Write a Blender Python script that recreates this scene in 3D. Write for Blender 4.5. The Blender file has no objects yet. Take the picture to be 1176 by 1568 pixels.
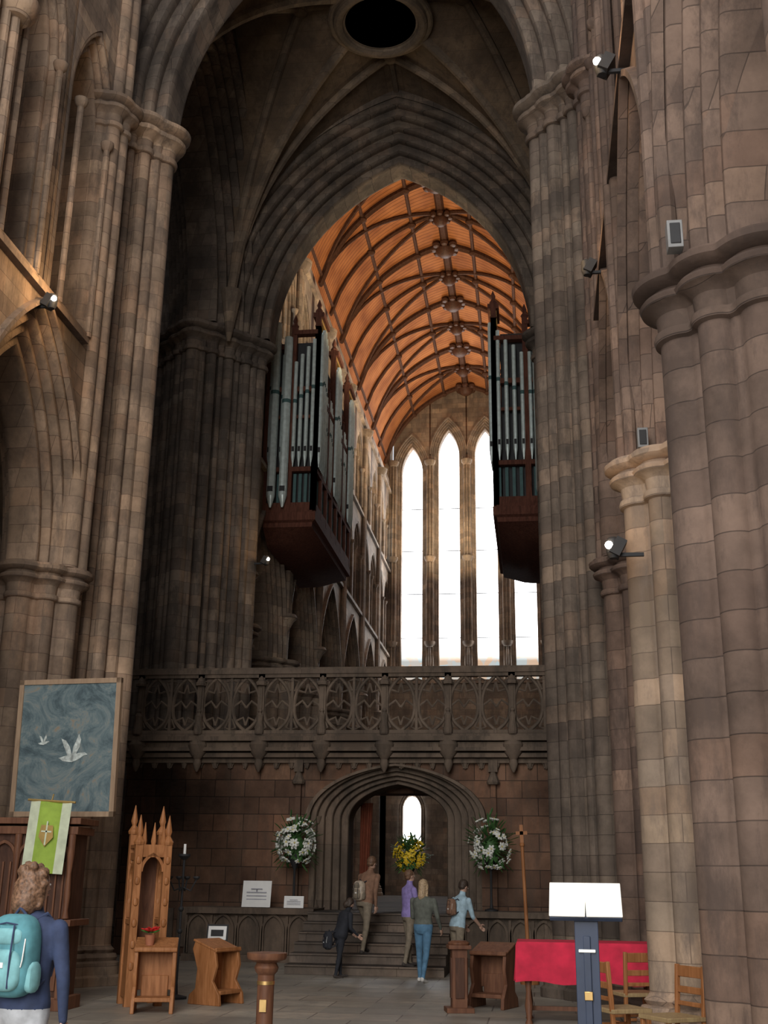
import bpy, bmesh, math, random
from mathutils import Vector, Matrix
random.seed(7)
S=bpy.context.scene
PI=math.pi
# ------------------------------------------------------------------ materials
def new_mat(name):
    m=bpy.data.materials.new(name); m.use_nodes=True
    nt=m.node_tree; b=nt.nodes.get('Principled BSDF'); return m,nt,b
def stone(name,c1,c2,mortar,bw=.6,bh=.29,ms=.006,stain=.55,bump=.25,rough=.9,flat=False,patch=(.2,.17,.14),pk=.75,vary=.85):
    m,nt,b=new_mat(name); N=nt.nodes.new; L=nt.links.new
    def math_(op,a,b_=None,c=None):
        q=N('ShaderNodeMath'); q.operation=op
        for i,v in enumerate((a,b_,c)):
            if v is None: continue
            if isinstance(v,(int,float)): q.inputs[i].default_value=v
            else: L(v,q.inputs[i])
        return q.outputs[0]
    g=N('ShaderNodeNewGeometry'); sp=N('ShaderNodeSeparateXYZ'); L(g.outputs['Position'],sp.inputs[0])
    cb=N('ShaderNodeCombineXYZ')
    if flat: uu,vv=sp.outputs[0],sp.outputs[1]
    else: uu,vv=math_('ADD',sp.outputs[0],sp.outputs[1]),sp.outputs[2]
    L(uu,cb.inputs[0]); L(vv,cb.inputs[1])
    br=N('ShaderNodeTexBrick'); L(cb.outputs[0],br.inputs['Vector'])
    br.inputs['Scale'].default_value=1; br.inputs['Brick Width'].default_value=bw; br.inputs['Row Height'].default_value=bh
    br.inputs['Mortar Size'].default_value=ms; br.inputs['Mortar Smooth'].default_value=.5
    br.inputs['Color1'].default_value=(*c1,1); br.inputs['Color2'].default_value=(*c2,1); br.inputs['Mortar'].default_value=(*mortar,1)
    row=math_('FLOOR',math_('DIVIDE',vv,bh)); par=math_('MULTIPLY',math_('FLOORED_MODULO',row,2),.5)
    col=math_('FLOOR',math_('SUBTRACT',math_('DIVIDE',uu,bw),par))
    cv=N('ShaderNodeCombineXYZ'); L(row,cv.inputs[0]); L(col,cv.inputs[1])
    wn=N('ShaderNodeTexWhiteNoise'); L(cv.outputs[0],wn.inputs['Vector'])
    rv=N('ShaderNodeValToRGB'); e0,e1=rv.color_ramp.elements; e0.position=0; e1.position=1
    def lv(c): return tuple(1+(x-1)*vary for x in c)+(1,)
    e0.color=lv((.70,.66,.65)); e1.color=lv((1.18,1.13,1.05))
    for p,c_ in ((.3,(.86,.84,.83)),(.55,(1.0,.98,.95)),(.75,(1.05,.92,.84))): q=rv.color_ramp.elements.new(p); q.color=lv(c_)
    L(wn.outputs['Value'],rv.inputs[0])
    m0=N('ShaderNodeMix'); m0.data_type='RGBA'; m0.blend_type='MULTIPLY'; m0.inputs[0].default_value=1; L(br.outputs['Color'],m0.inputs[6]); L(rv.outputs[0],m0.inputs[7])
    n1=N('ShaderNodeTexNoise'); n1.inputs['Scale'].default_value=.6; n1.inputs['Detail'].default_value=9; n1.inputs['Roughness'].default_value=.66; L(g.outputs['Position'],n1.inputs['Vector'])
    r1=N('ShaderNodeValToRGB'); r1.color_ramp.elements[0].position=.37; r1.color_ramp.elements[1].position=.62
    k=1-stain; r1.color_ramp.elements[0].color=(k,k*.98,k*.97,1); r1.color_ramp.elements[1].color=(1.17,1.13,1.09,1)
    L(n1.outputs[0],r1.inputs[0])
    mx=N('ShaderNodeMix'); mx.data_type='RGBA'; mx.blend_type='MULTIPLY'; mx.inputs[0].default_value=1
    L(m0.outputs[2],mx.inputs[6]); L(r1.outputs[0],mx.inputs[7])
    mp=N('ShaderNodeMapping'); mp.inputs['Scale'].default_value=(1.8,1.8,.5 if not flat else 1.6); L(g.outputs['Position'],mp.inputs[0])
    n2=N('ShaderNodeTexNoise'); n2.inputs['Scale'].default_value=1.5; n2.inputs['Detail'].default_value=10; n2.inputs['Roughness'].default_value=.75; L(mp.outputs[0],n2.inputs['Vector'])
    r2=N('ShaderNodeValToRGB'); r2.color_ramp.elements[0].position=.48; r2.color_ramp.elements[1].position=.61
    r2.color_ramp.elements[0].color=(0,0,0,1); r2.color_ramp.elements[1].color=(pk,pk,pk,1); L(n2.outputs[0],r2.inputs[0])
    mt=N('ShaderNodeMix'); mt.data_type='RGBA'; L(r2.outputs[0],mt.inputs[0]); L(mx.outputs[2],mt.inputs[6]); mt.inputs[7].default_value=(*patch,1)
    L(mt.outputs[2],b.inputs['Base Color']); b.inputs['Roughness'].default_value=rough; b.inputs['Specular IOR Level'].default_value=.25
    n3=N('ShaderNodeTexNoise'); n3.inputs['Scale'].default_value=14; n3.inputs['Detail'].default_value=6; L(g.outputs['Position'],n3.inputs['Vector'])
    hgt=math_('MULTIPLY_ADD',br.outputs['Fac'],-.9,n3.outputs[0])
    bp=N('ShaderNodeBump'); bp.inputs['Strength'].default_value=bump; bp.inputs['Distance'].default_value=.02; L(hgt,bp.inputs['Height']); L(bp.outputs[0],b.inputs['Normal'])
    return m
def wood(name,c1,c2,scale=6,rough=.55,spec=.3):
    m,nt,b=new_mat(name); N=nt.nodes.new; L=nt.links.new
    g=N('ShaderNodeNewGeometry'); mp=N('ShaderNodeMapping'); mp.inputs['Scale'].default_value=(scale,scale,scale*.15); L(g.outputs['Position'],mp.inputs[0])
    n=N('ShaderNodeTexNoise'); n.inputs['Scale'].default_value=2.5; n.inputs['Detail'].default_value=7; n.inputs['Distortion'].default_value=1.2; L(mp.outputs[0],n.inputs['Vector'])
    r=N('ShaderNodeValToRGB'); r.color_ramp.elements[0].position=.3; r.color_ramp.elements[1].position=.7
    r.color_ramp.elements[0].color=(*c1,1); r.color_ramp.elements[1].color=(*c2,1); L(n.outputs[0],r.inputs[0]); L(r.outputs[0],b.inputs['Base Color'])
    b.inputs['Roughness'].default_value=rough; b.inputs['Specular IOR Level'].default_value=spec
    bp=N('ShaderNodeBump'); bp.inputs['Strength'].default_value=.15; bp.inputs['Distance'].default_value=.005; L(n.outputs[0],bp.inputs['Height']); L(bp.outputs[0],b.inputs['Normal'])
    return m
def plain(name,c,rough=.6,metal=0,em=0,var=.15,sc=8):
    m,nt,b=new_mat(name); N=nt.nodes.new; L=nt.links.new
    g=N('ShaderNodeNewGeometry'); n=N('ShaderNodeTexNoise'); n.inputs['Scale'].default_value=sc; n.inputs['Detail'].default_value=4; L(g.outputs['Position'],n.inputs['Vector'])
    r=N('ShaderNodeValToRGB'); r.color_ramp.elements[0].position=.3; r.color_ramp.elements[1].position=.7
    r.color_ramp.elements[0].color=(*[x*(1-var) for x in c],1); r.color_ramp.elements[1].color=(*[min(1,x*(1+var)) for x in c],1)
    L(n.outputs[0],r.inputs[0]); L(r.outputs[0],b.inputs['Base Color'])
    b.inputs['Roughness'].default_value=rough; b.inputs['Metallic'].default_value=metal
    if em: b.inputs['Emission Color'].default_value=(*c,1); b.inputs['Emission Strength'].default_value=em
    return m
ST_NAVE=stone('stone_nave',(.40,.305,.23),(.30,.228,.17),(.17,.125,.098),patch=(.14,.105,.082))
ST_PALE=stone('stone_nave_pale',(.42,.345,.275),(.33,.265,.205),(.2,.16,.13),patch=(.18,.14,.115),stain=.4)
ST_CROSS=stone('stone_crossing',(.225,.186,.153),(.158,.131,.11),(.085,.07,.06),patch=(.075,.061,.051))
ST_RED=stone('stone_nave_south',(.235,.172,.14),(.165,.122,.102),(.09,.068,.058),patch=(.08,.058,.049),bw=.7)
ST_CHOIR=stone('stone_choir',(.37,.31,.25),(.28,.23,.185),(.15,.12,.1),stain=.4,patch=(.15,.12,.1))
ST_SCREEN=stone('stone_screen',(.24,.145,.10),(.15,.092,.066),(.06,.042,.033),bw=.7,bh=.38,ms=.012,patch=(.09,.065,.05),pk=.5)
ST_CARVE=stone('stone_carved',(.205,.16,.125),(.15,.118,.093),(.09,.07,.057),bw=3,bh=1.2,patch=(.075,.06,.048),vary=.4,stain=.4)
ST_STEP=stone('stone_steps_worn',(.22,.18,.15),(.165,.135,.112),(.07,.056,.048),bw=1.3,bh=.17,patch=(.1,.082,.07),vary=.5)
ST_VAULT=stone('stone_vault',(.21,.155,.107),(.19,.142,.1),(.15,.112,.08),bw=.5,bh=.25,stain=.45,bump=.08,patch=(.095,.07,.052),vary=.35)
ST_RIB=stone('stone_rib',(.27,.212,.158),(.21,.166,.126),(.14,.11,.085),patch=(.12,.093,.072),vary=.6)
ST_FLOOR=stone('stone_floor',(.40,.38,.335),(.32,.30,.262),(.13,.11,.1),bw=1.1,bh=.75,ms=.012,stain=.3,bump=.1,flat=True,rough=.45,patch=(.26,.24,.21),vary=.6)
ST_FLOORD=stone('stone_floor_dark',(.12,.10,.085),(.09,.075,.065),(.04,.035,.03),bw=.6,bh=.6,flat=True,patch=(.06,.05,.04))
W_DARK=wood('wood_dark',(.05,.022,.014),(.11,.05,.03))
W_OAK=wood('wood_oak',(.25,.095,.03),(.44,.19,.075))
W_MID=wood('wood_mid',(.11,.045,.025),(.20,.09,.048))
W_CASE=wood('wood_organ_case',(.07,.03,.022),(.14,.058,.04),rough=.9,spec=.05)
RIBW=wood('wood_vault_rib',(.05,.024,.015),(.10,.048,.03),rough=.8,spec=.1)
BLACK=plain('iron_black',(.02,.02,.022),.7,.0)
WHITE=plain('white_paper',(.85,.85,.83),.6,0,0,.03)
GREYM=plain('grey_plastic',(.2,.2,.2),.5)
GOLD=plain('gilding',(.8,.55,.2),.35,.8)
PIPE=plain('pipe_metal',(.55,.63,.61),.4,.35)
TEAL=plain('teal_paint',(.05,.11,.11),.7)
LAMP=plain('lamp_glow',(1,.93,.8),.5,0,20,0)
BRASS=plain('brass',(.75,.5,.2),.3,.9)
# ------------------------------------------------------------------ mesh builder
class MB:
    def __init__(s): s.v=[];s.f=[];s.m=[]
    def add(s,vs,fs,mat=0):
        o=len(s.v); s.v+= [tuple(p) for p in vs]; s.f+=[tuple(i+o for i in f) for f in fs]; s.m+=[mat]*len(fs)
    def box(s,c,sz,mat=0,rz=0,rx=0,ry=0,taper=1):
        R=Matrix.Rotation(rz,3,'Z')@Matrix.Rotation(ry,3,'Y')@Matrix.Rotation(rx,3,'X'); vs=[]
        for z in(-.5,.5):
            t=taper if z>0 else 1
            for x,y in((-.5,-.5),(.5,-.5),(.5,.5),(-.5,.5)):
                vs.append(Vector(c)+R@Vector((x*sz[0]*t,y*sz[1]*t,z*sz[2])))
        s.add(vs,[(3,2,1,0),(4,5,6,7),(0,1,5,4),(1,2,6,5),(2,3,7,6),(3,0,4,7)],mat)
    def tube(s,pts,rs,n=10,mat=0,caps=True,sq=None):
        pts=[Vector(p) for p in pts]
        if not hasattr(rs,'__len__'): rs=[rs]*len(pts)
        vs=[];fs=[]; prev=None
        for i,p in enumerate(pts):
            d=(pts[min(i+1,len(pts)-1)]-pts[max(i-1,0)])
            if d.length<1e-9: d=Vector((0,0,1))
            d.normalize()
            if prev is None:
                a=Vector((1,0,0)) if abs(d.x)<.8 else Vector((0,1,0)); x=(a-d*a.dot(d)).normalized()
            else: x=(prev-d*prev.dot(d)).normalized()
            prev=x; y=d.cross(x)
            for k in range(n):
                a=2*PI*k/n; vs.append(p+rs[i]*(math.cos(a)*x+math.sin(a)*y*(sq or 1)))
        for i in range(len(pts)-1):
            for k in range(n):
                a=i*n+k;b=i*n+(k+1)%n; fs.append((a,b,b+n,a+n))
        if caps: fs.append(tuple(range(n))[::-1]); fs.append(tuple(range((len(pts)-1)*n,len(pts)*n)))
        s.add(vs,fs,mat)
    def lathe(s,prof,c,n=24,mat=0,sx=1,sy=1):
        vs=[];fs=[]
        for r,z in prof:
            for k in range(n):
                a=2*PI*k/n; vs.append((c[0]+r*math.cos(a)*sx,c[1]+r*math.sin(a)*sy,c[2]+z))
        for i in range(len(prof)-1):
            for k in range(n):
                a=i*n+k;b=i*n+(k+1)%n; fs.append((a,b,b+n,a+n))
        fs.append(tuple(range(n))[::-1]); fs.append(tuple(range((len(prof)-1)*n,len(prof)*n)))
        s.add(vs,fs,mat)
    def ball(s,c,r,mat=0,n=10,m=6,M=None,pw=1):
        if not hasattr(r,'__len__'): r=(r,r,r)
        vs=[];fs=[]
        sg=lambda v:math.copysign(abs(v)**pw,v)
        for i in range(m+1):
            t=PI*i/m
            for k in range(n):
                a=2*PI*k/n; p=Vector((r[0]*sg(math.sin(t))*sg(math.cos(a)),r[1]*sg(math.sin(t))*sg(math.sin(a)),-r[2]*sg(math.cos(t))))
                if M: p=M@p
                vs.append(Vector(c)+p)
        for i in range(m):
            for k in range(n):
                a=i*n+k;b=i*n+(k+1)%n; fs.append((a,b,b+n,a+n))
        s.add(vs,fs,mat)
    def cap(s,a,b,ra,rb,n=12,mat=0):
        s.tube([a,b],[ra,rb],n,mat); s.ball(a,ra,mat,n,8); s.ball(b,rb,mat,n,8)
    def prism(s,poly,mapf,d0,d1,mat=0):
        n=len(poly); vs=[mapf(p[0],d0,p[1]) for p in poly]+[mapf(p[0],d1,p[1]) for p in poly]
        fs=[tuple(range(n)),tuple(range(n,2*n))[::-1]]+[(i,i+n,(i+1)%n+n,(i+1)%n) for i in range(n)]
        s.add(vs,fs,mat)
    def make(s,name,mats,parent=None,ang=35,smooth=True,bevel=0):
        me=bpy.data.meshes.new(name)
        xs=[p[0] for p in s.v];ys=[p[1] for p in s.v];zs=[p[2] for p in s.v]
        o=Vector(((min(xs)+max(xs))/2,(min(ys)+max(ys))/2,min(zs))) if parent is None else Vector((0,0,0))
        me.from_pydata([tuple(Vector(p)-o) for p in s.v],[],s.f)
        for m in (mats if isinstance(mats,(list,tuple)) else [mats]): me.materials.append(m)
        me.polygons.foreach_set('material_index',s.m)
        bm=bmesh.new(); bm.from_mesh(me)
        bmesh.ops.remove_doubles(bm,verts=bm.verts,dist=1e-5)
        bmesh.ops.recalc_face_normals(bm,faces=bm.faces); bm.to_mesh(me); bm.free()
        if smooth:
            me.shade_smooth(); me.set_sharp_from_angle(angle=math.radians(ang))
        ob=bpy.data.objects.new(name,me); S.collection.objects.link(ob); ob.location=o
        if parent: ob.parent=parent
        if bevel:
            b=ob.modifiers.new('bevel','BEVEL'); b.width=bevel; b.segments=2; b.limit_method='ANGLE'
        return ob
    def raw(s):
        me=bpy.data.meshes.new('tmp'); me.from_pydata(s.v,[],s.f)
        bm=bmesh.new(); bm.from_mesh(me); bmesh.ops.remove_doubles(bm,verts=bm.verts,dist=1e-5); bmesh.ops.recalc_face_normals(bm,faces=bm.faces); bm.to_mesh(me); bm.free(); return me
def empty(name,loc=(0,0,0),rz=0):
    e=bpy.data.objects.new(name,None); S.collection.objects.link(e); e.location=loc; e.rotation_euler=(0,0,rz); e.empty_display_size=.2; return e
# ---- architecture helpers
def cfor(w,rise): return (rise*rise-w*w)/(2*w)
def mould(W,T,t0,n,r,sub=6):
    A=Vector((W,T)); B=Vector((0,t0)); d=B-A; N=Vector((-d.y,d.x)).normalized()
    if N.x>0: N=-N
    half=[]
    for i in range(n*sub+1):
        t=i/(n*sub); p=A+d*t+N*(-r+2*r*abs(math.sin(PI*n*t))) ; half.append((max(p.x,-.05),p.y))
    half=[(W,T)]+half
    return half+[(o,-dd) for o,dd in half[::-1]]
def arch(mb,mapf,sc,zs,w,c,prof,n=16,zb=None,kz=1,mat=0):
    for side in(-1,1):
        rows=[]
        if zb is not None: rows.append([(sc+side*(w+o),d,zb) for o,d in prof])
        for i in range(n+1):
            row=[]
            for o,d in prof:
                R=w+c+o; e=math.acos(max(-1,min(1,c/R))); ph=e*i/n
                row.append((sc+side*(-c+R*math.cos(ph)),d,zs+kz*R*math.sin(ph)))
            rows.append(row)
        vs=[mapf(*p) for row in rows for p in row]; k=len(prof); fs=[]
        for i in range(len(rows)-1):
            for j in range(k-1): fs.append((i*k+j,i*k+j+1,(i+1)*k+j+1,(i+1)*k+j))
        mb.add(vs,fs,mat)
def panel(mb,mapf,sc,zs,w,c,O,hb,zt,d0,d1,zb=None,kz=1,n=16,mat=0,hb2=None):
    hbR=hb if hb2 is None else hb2
    for d in(d0,d1):
        for side in(-1,1):
            h=hb if side<0 else hbR
            pts=[]
            for i in range(n+1):
                R=w+c+O; e=math.acos(max(-1,min(1,c/R))); ph=e*i/n
                s_=-c+R*math.cos(ph); z=zs+kz*R*math.sin(ph)
                pts.append((min(s_,h),z))
            vs=[];fs=[]
            for s_,z in pts: vs+= [mapf(sc+side*s_,d,z),mapf(sc+side*s_,d,zt)]
            for i in range(n): fs.append((2*i,2*i+1,2*i+3,2*i+2))
            b=len(vs); zbb=zb if zb is not None else zs
            if h>w+O+1e-4:
                vs+=[mapf(sc+side*min(w+O,h),d,zbb),mapf(sc+side*h,d,zbb),mapf(sc+side*h,d,zt),mapf(sc+side*min(w+O,h),d,zt)]; fs.append((b,b+1,b+2,b+3))
            mb.add(vs,fs,mat)
    mb.add([mapf(sc-hb,d0,zt),mapf(sc+hbR,d0,zt),mapf(sc+hbR,d1,zt),mapf(sc-hb,d1,zt)],[(0,1,2,3)],mat)
def outline(circles,dia,e,n):
    out=[]
    for k in range(n):
        a=2*PI*k/n; ux,uy=math.cos(a),math.sin(a); r=0
        if dia: r=(dia+e)/(abs(ux)+abs(uy))
        for x,y,cr in circles:
            R=cr+e; p=x*ux+y*uy; q=abs(x*uy-y*ux)
            if q<R: r=max(r,p+math.sqrt(R*R-q*q))
        out.append((r*ux,r*uy))
    return out
def cluster(mb,cx,cy,circles,dia,zprof,n=120,mat=0):
    vs=[];fs=[]
    for z,e in zprof:
        for x,y in outline(circles,dia,e,n): vs.append((cx+x,cy+y,z))
    for i in range(len(zprof)-1):
        for k in range(n):
            a=i*n+k;b=i*n+(k+1)%n; fs.append((a,b,b+n,a+n))
    fs.append(tuple(range(n))[::-1]); fs.append(tuple(range((len(zprof)-1)*n,len(zprof)*n)))
    mb.add(vs,fs,mat)
def base_p(z0,k=1): return [(z0,.26*k),(z0+.16*k,.26*k),(z0+.2*k,.2*k),(z0+.42*k,.19*k),(z0+.46*k,.12*k),(z0+.52*k,.15*k),(z0+.58*k,.12*k),(z0+.6*k,.04*k),(z0+.66*k,.08*k),(z0+.71*k,.03*k),(z0+.75*k,0)]
def cap_p(z,k=1): return [(z-.72*k,0),(z-.70*k,.05*k),(z-.65*k,.065*k),(z-.6*k,.05*k),(z-.58*k,.01*k),(z-.42*k,.03*k),(z-.36*k,.09*k),(z-.33*k,.17*k),(z-.28*k,.19*k),(z-.24*k,.16*k),(z-.22*k,.08*k),(z-.18*k,.09*k),(z-.16*k,.2*k),(z-.12*k,.25*k),(z-.06*k,.26*k),(z-.04*k,.19*k),(z,.19*k)]
def nave_circ(r=.62,a=.2,b=.15):
    c=[]
    for k in range(8):
        t=PI*k/4; c.append(((r)*.78*math.cos(t) if k%2 else (r-.08)*math.cos(t),(r)*.78*math.sin(t) if k%2 else (r-.08)*math.sin(t), a if k%2==0 else b))
    for k in range(8):
        t=PI*k/4+PI/8; c.append((r*.80*math.cos(t),r*.80*math.sin(t),.07))
    return c
YW,YE=18.9,28.5
def crossing_circles():
    c=[]
    for qx,qy in((1,1),(-1,1),(-1,-1),(1,-1)):
        for k,p in enumerate((.15,.27,.39,.5,.61,.73,.85)):
            c.append((qx*1.62*(1-p),qy*1.62*p,.14 if k%2 else .085))
    for t in range(4): c.append((1.45*math.cos(PI*t/2),1.45*math.sin(PI*t/2),.2))
    return c
CC=crossing_circles()
PX={(-1,0):-5.08,(1,0):5.25,(-1,1):-5.4,(1,1):5.3}
for (sx,e),x in PX.items():
    y=YE if e else YW
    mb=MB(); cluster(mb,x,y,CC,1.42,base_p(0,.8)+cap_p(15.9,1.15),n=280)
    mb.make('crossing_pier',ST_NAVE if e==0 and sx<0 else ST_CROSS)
cc=cfor(3.55,5.35)
PR=mould(1.5,1.35,.25,6,.09)
def mapE(y0): return lambda s,d,z:(s,y0+d,z)
def mapN(x0): return lambda s,d,z:(x0+d,s,z)
for nm,y,xc in(('crossing_arch',YW,.1),('chancel_arch',YE,0)):
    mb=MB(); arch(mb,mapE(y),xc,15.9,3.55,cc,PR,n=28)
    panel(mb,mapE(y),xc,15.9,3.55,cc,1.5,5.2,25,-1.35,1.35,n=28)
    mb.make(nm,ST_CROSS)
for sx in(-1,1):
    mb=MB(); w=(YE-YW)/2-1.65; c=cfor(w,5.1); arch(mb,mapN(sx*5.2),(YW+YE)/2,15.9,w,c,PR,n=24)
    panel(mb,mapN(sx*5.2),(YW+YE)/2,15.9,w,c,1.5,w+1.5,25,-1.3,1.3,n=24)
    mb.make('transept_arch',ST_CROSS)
# ------------------------------------------------------------------ nave arcades
PYS=[17.3,13.0,8.7,4.4,.1]
NC=nave_circ()
for sx in(-1,1):
    XN=-4.6 if sx<0 else 5.25
    xf=XN-sx*.62
    for i,y in enumerate(PYS):
        mb=MB(); cluster(mb,XN,y,NC,0,base_p(0,.75)+cap_p(6.35,.8),n=160)
        mb.make('nave_pier',ST_NAVE if sx<0 else (ST_PALE if i==1 else ST_RED))
    mb=MB(); c=cfor(1.45,3.0); PA=mould(.7,.62,.15,4,.055)
    mp=mapN(XN)
    for i in range(4):
        yc=(PYS[i]+PYS[i+1])/2
        arch(mb,mp,yc,6.35,1.45,c,PA,n=18)
        panel(mb,mp,yc,6.35,1.45,c,.7,2.15,10.2,-.62,.62,n=18)
        PT=mould(.34,.62,.3,3,.035)
        for j in(-1,1):
            ya=yc+j*1.07; cw=cfor(.62,1.5)
            arch(mb,mp,ya,14.2,.62,cw,PT,n=12,zb=10.3)
            panel(mb,mp,ya,14.2,.62,cw,.34,1.075,20,-.62,.62,zb=10.2,n=12)
            mi=mapN(XN+sx*.28); PI_=mould(.1,.12,.06,1,.02)
            arch(mb,mi,ya-.3,12.0,.22,.3,PI_,n=6,zb=10.3); arch(mb,mi,ya+.3,12.0,.22,.3,PI_,n=6,zb=10.3)
            mb.box((XN+sx*.28,ya,12.95),(.25,1.2,.5))
            for q in(-.31,0,.31):mb.tube([(XN+sx*.2,ya+q*1.9,10.3),(XN+sx*.2,ya+q*1.9,12.0)],.05,8)
            mb.tube([(XN+sx*.2,ya,13.2),(XN+sx*.2,ya,15.6)],.05,8)
            for q in(-.62,.62):
                mb.tube([(xf-sx*.03,ya+q,10.35),(xf-sx*.03,ya+q,14.2)],.055,8)
                mb.lathe([(.055,0),(.1,.05),(.12,.12),(.12,.16)],(xf-sx*.03,ya+q,14.05),12)
        arch(mb,mp,yc,6.35,2.08,c,[(0,-sx*.62),(0,-sx*.72),(.07,-sx*.72),(.09,-sx*.62)],n=18)
    for z,h,p in((10.2,.1,.12),(10.32,.08,.07)): mb.box((xf-sx*p/2,(PYS[0]+PYS[-1])/2-.3,z),(p,PYS[0]-PYS[-1]-.6,h))
    for y in PYS[1:]:
        for dy in(-.16,0,.16): mb.tube([(xf-sx*(.09 if dy==0 else .02),y+dy,6.35),(xf-sx*(.09 if dy==0 else .02),y+dy,20)],.08,10)
        mb.lathe([(.2,0),(.3,.1),(.33,.2),(.33,.3)],(xf-sx*.08,y,13.6),16)
    cluster(mb,xf+sx*.22,17.2,[(0,-.2,.14),(-sx*.2,-.12,.16),(-sx*.3,.12,.13),(0,0,.25)],0,[(6.35,0)]+cap_p(15.3,.9)+[(15.3,0),(20,0)],n=72)
    mb.make('wall_nave_north' if sx<0 else 'wall_nave_south',ST_NAVE if sx<0 else ST_RED)
    mb=MB(); mb.box((XN+sx*1.7,8.5,15.2),(.3,17.6,10)); mb.make('wall_triforium_north' if sx<0 else 'wall_triforium_south',ST_NAVE)
    mb=MB(); mb.box((sx*9.9,8,5.5),(.4,28,11))
    mb.make('wall_aisle_north' if sx<0 else 'wall_aisle_south',ST_NAVE)
    mb=MB()
    for i in range(4):
        ym=(PYS[i]+PYS[i+1])/2
        vs=[];fs=[];NN=14
        f=lambda t:math.sqrt(max(0,1-t*t))
        for a in range(NN+1):
            for b_ in range(NN+1):
                x=-1+2*a/NN; y=-1+2*b_/NN
                vs.append((XN+sx*2.6+x*1.95,ym+y*2.15,6.6+3.0*max(f(x),f(y))))
        for a in range(NN):
            for b_ in range(NN): k=a*(NN+1)+b_; fs.append((k,k+1,k+NN+2,k+NN+1))
        mb.add(vs,fs)
        for q in(-1,1):
            pts=[]
            for t in range(13):
                x=-1+2*t/12; pts.append((XN+sx*2.6+x*1.95,ym+q*x*2.15,6.54+3.0*f(x)))
            mb.tube(pts,.1,8)
    mb.make('vault_aisle_north' if sx<0 else 'vault_aisle_south',ST_VAULT)
    mb=MB(); mb.box((sx*9.6,23.7,12),(.4,11,24))
    for y in (18.2,29.3): mb.box((sx*8.2,y,17),(2.6,.4,14))
    mb.box((sx*8.2,29.3,5),(2.6,.4,10))
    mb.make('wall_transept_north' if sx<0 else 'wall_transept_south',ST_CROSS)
# ------------------------------------------------------------------ crossing vault
def pf(s,h,rise):
    c=cfor(h,rise); R=h+c; s=min(abs(s),h); return math.sqrt(max(0,R*R-(s+c)**2))
VC=(0,23.7); HX,HY=4.5,3.5
def vz(x,y): return 16.5+max(pf(x,HX,6.6),pf(y,HY,6.6))
mb=MB(); NN=44; vs=[];fs=[]
for a in range(NN+1):
    for b_ in range(NN+1):
        x=-HX+2*HX*a/NN; y=-HY+2*HY*b_/NN; vs.append((x,VC[1]+y,vz(x,y)))
for a in range(NN):
    for b_ in range(NN):
        k=a*(NN+1)+b_; x=-HX+2*HX*(a+.5)/NN; y=-HY+2*HY*(b_+.5)/NN
        if x*x+y*y>.9: fs.append((k,k+1,k+NN+2,k+NN+1))
mb.add(vs,fs)
def rib(p0,p1,r=.1,n=20):
    pts=[]
    for i in range(n+1):
        t=i/n; x=p0[0]+(p1[0]-p0[0])*t; y=p0[1]+(p1[1]-p0[1])*t; pts.append((x,VC[1]+y,vz(x,y)-.06))
    mb.tube(pts,r,8,mat=1)
for sx in(-1,1):
    for sy in(-1,1):
        co=(sx*(HX-.02),sy*(HY-.02)); rib(co,(sx*.85,sy*.7),.14)
        rib(co,(sx*2.1,0),.12); rib(co,(0,sy*2.0),.12)
        mb.tube([(co[0],VC[1]+co[1],15.4),(co[0],VC[1]+co[1],16.9)],[.05,.3],10,mat=1)
rib((-HX,0),(-1.1,0),.08);rib((HX,0),(1.1,0),.08);rib((0,-HY),(0,-1.1),.08);rib((0,HY),(0,1.1),.08)
for sx,sy in((2.1,0),(-2.1,0),(0,2),(0,-2)): mb.ball((sx,VC[1]+sy,vz(sx,sy)-.12),(.22,.22,.14),1)
zr=22.4
for R,r,dz in((1.08,.13,0),(1.25,.1,.08),(.93,.06,.05)):
    mb.tube([(R*math.cos(t*PI/24),VC[1]+R*math.sin(t*PI/24),zr+dz) for t in range(49)],r,10,mat=1,caps=False)
mb.lathe([(1.0,0),(1.0,.9),(.98,.9),(.98,0)],(0,VC[1],zr),32,mat=1)
mb.lathe([(.97,.0),(.97,.03)],(0,VC[1],zr+.4),32,mat=3)
for k in range(-2,3): mb.box((k*.3,VC[1],zr+.36),(.05,1.8,.06),2)
mb.make('vault_crossing',[ST_VAULT,ST_RIB,W_DARK,W_MID])
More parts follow.
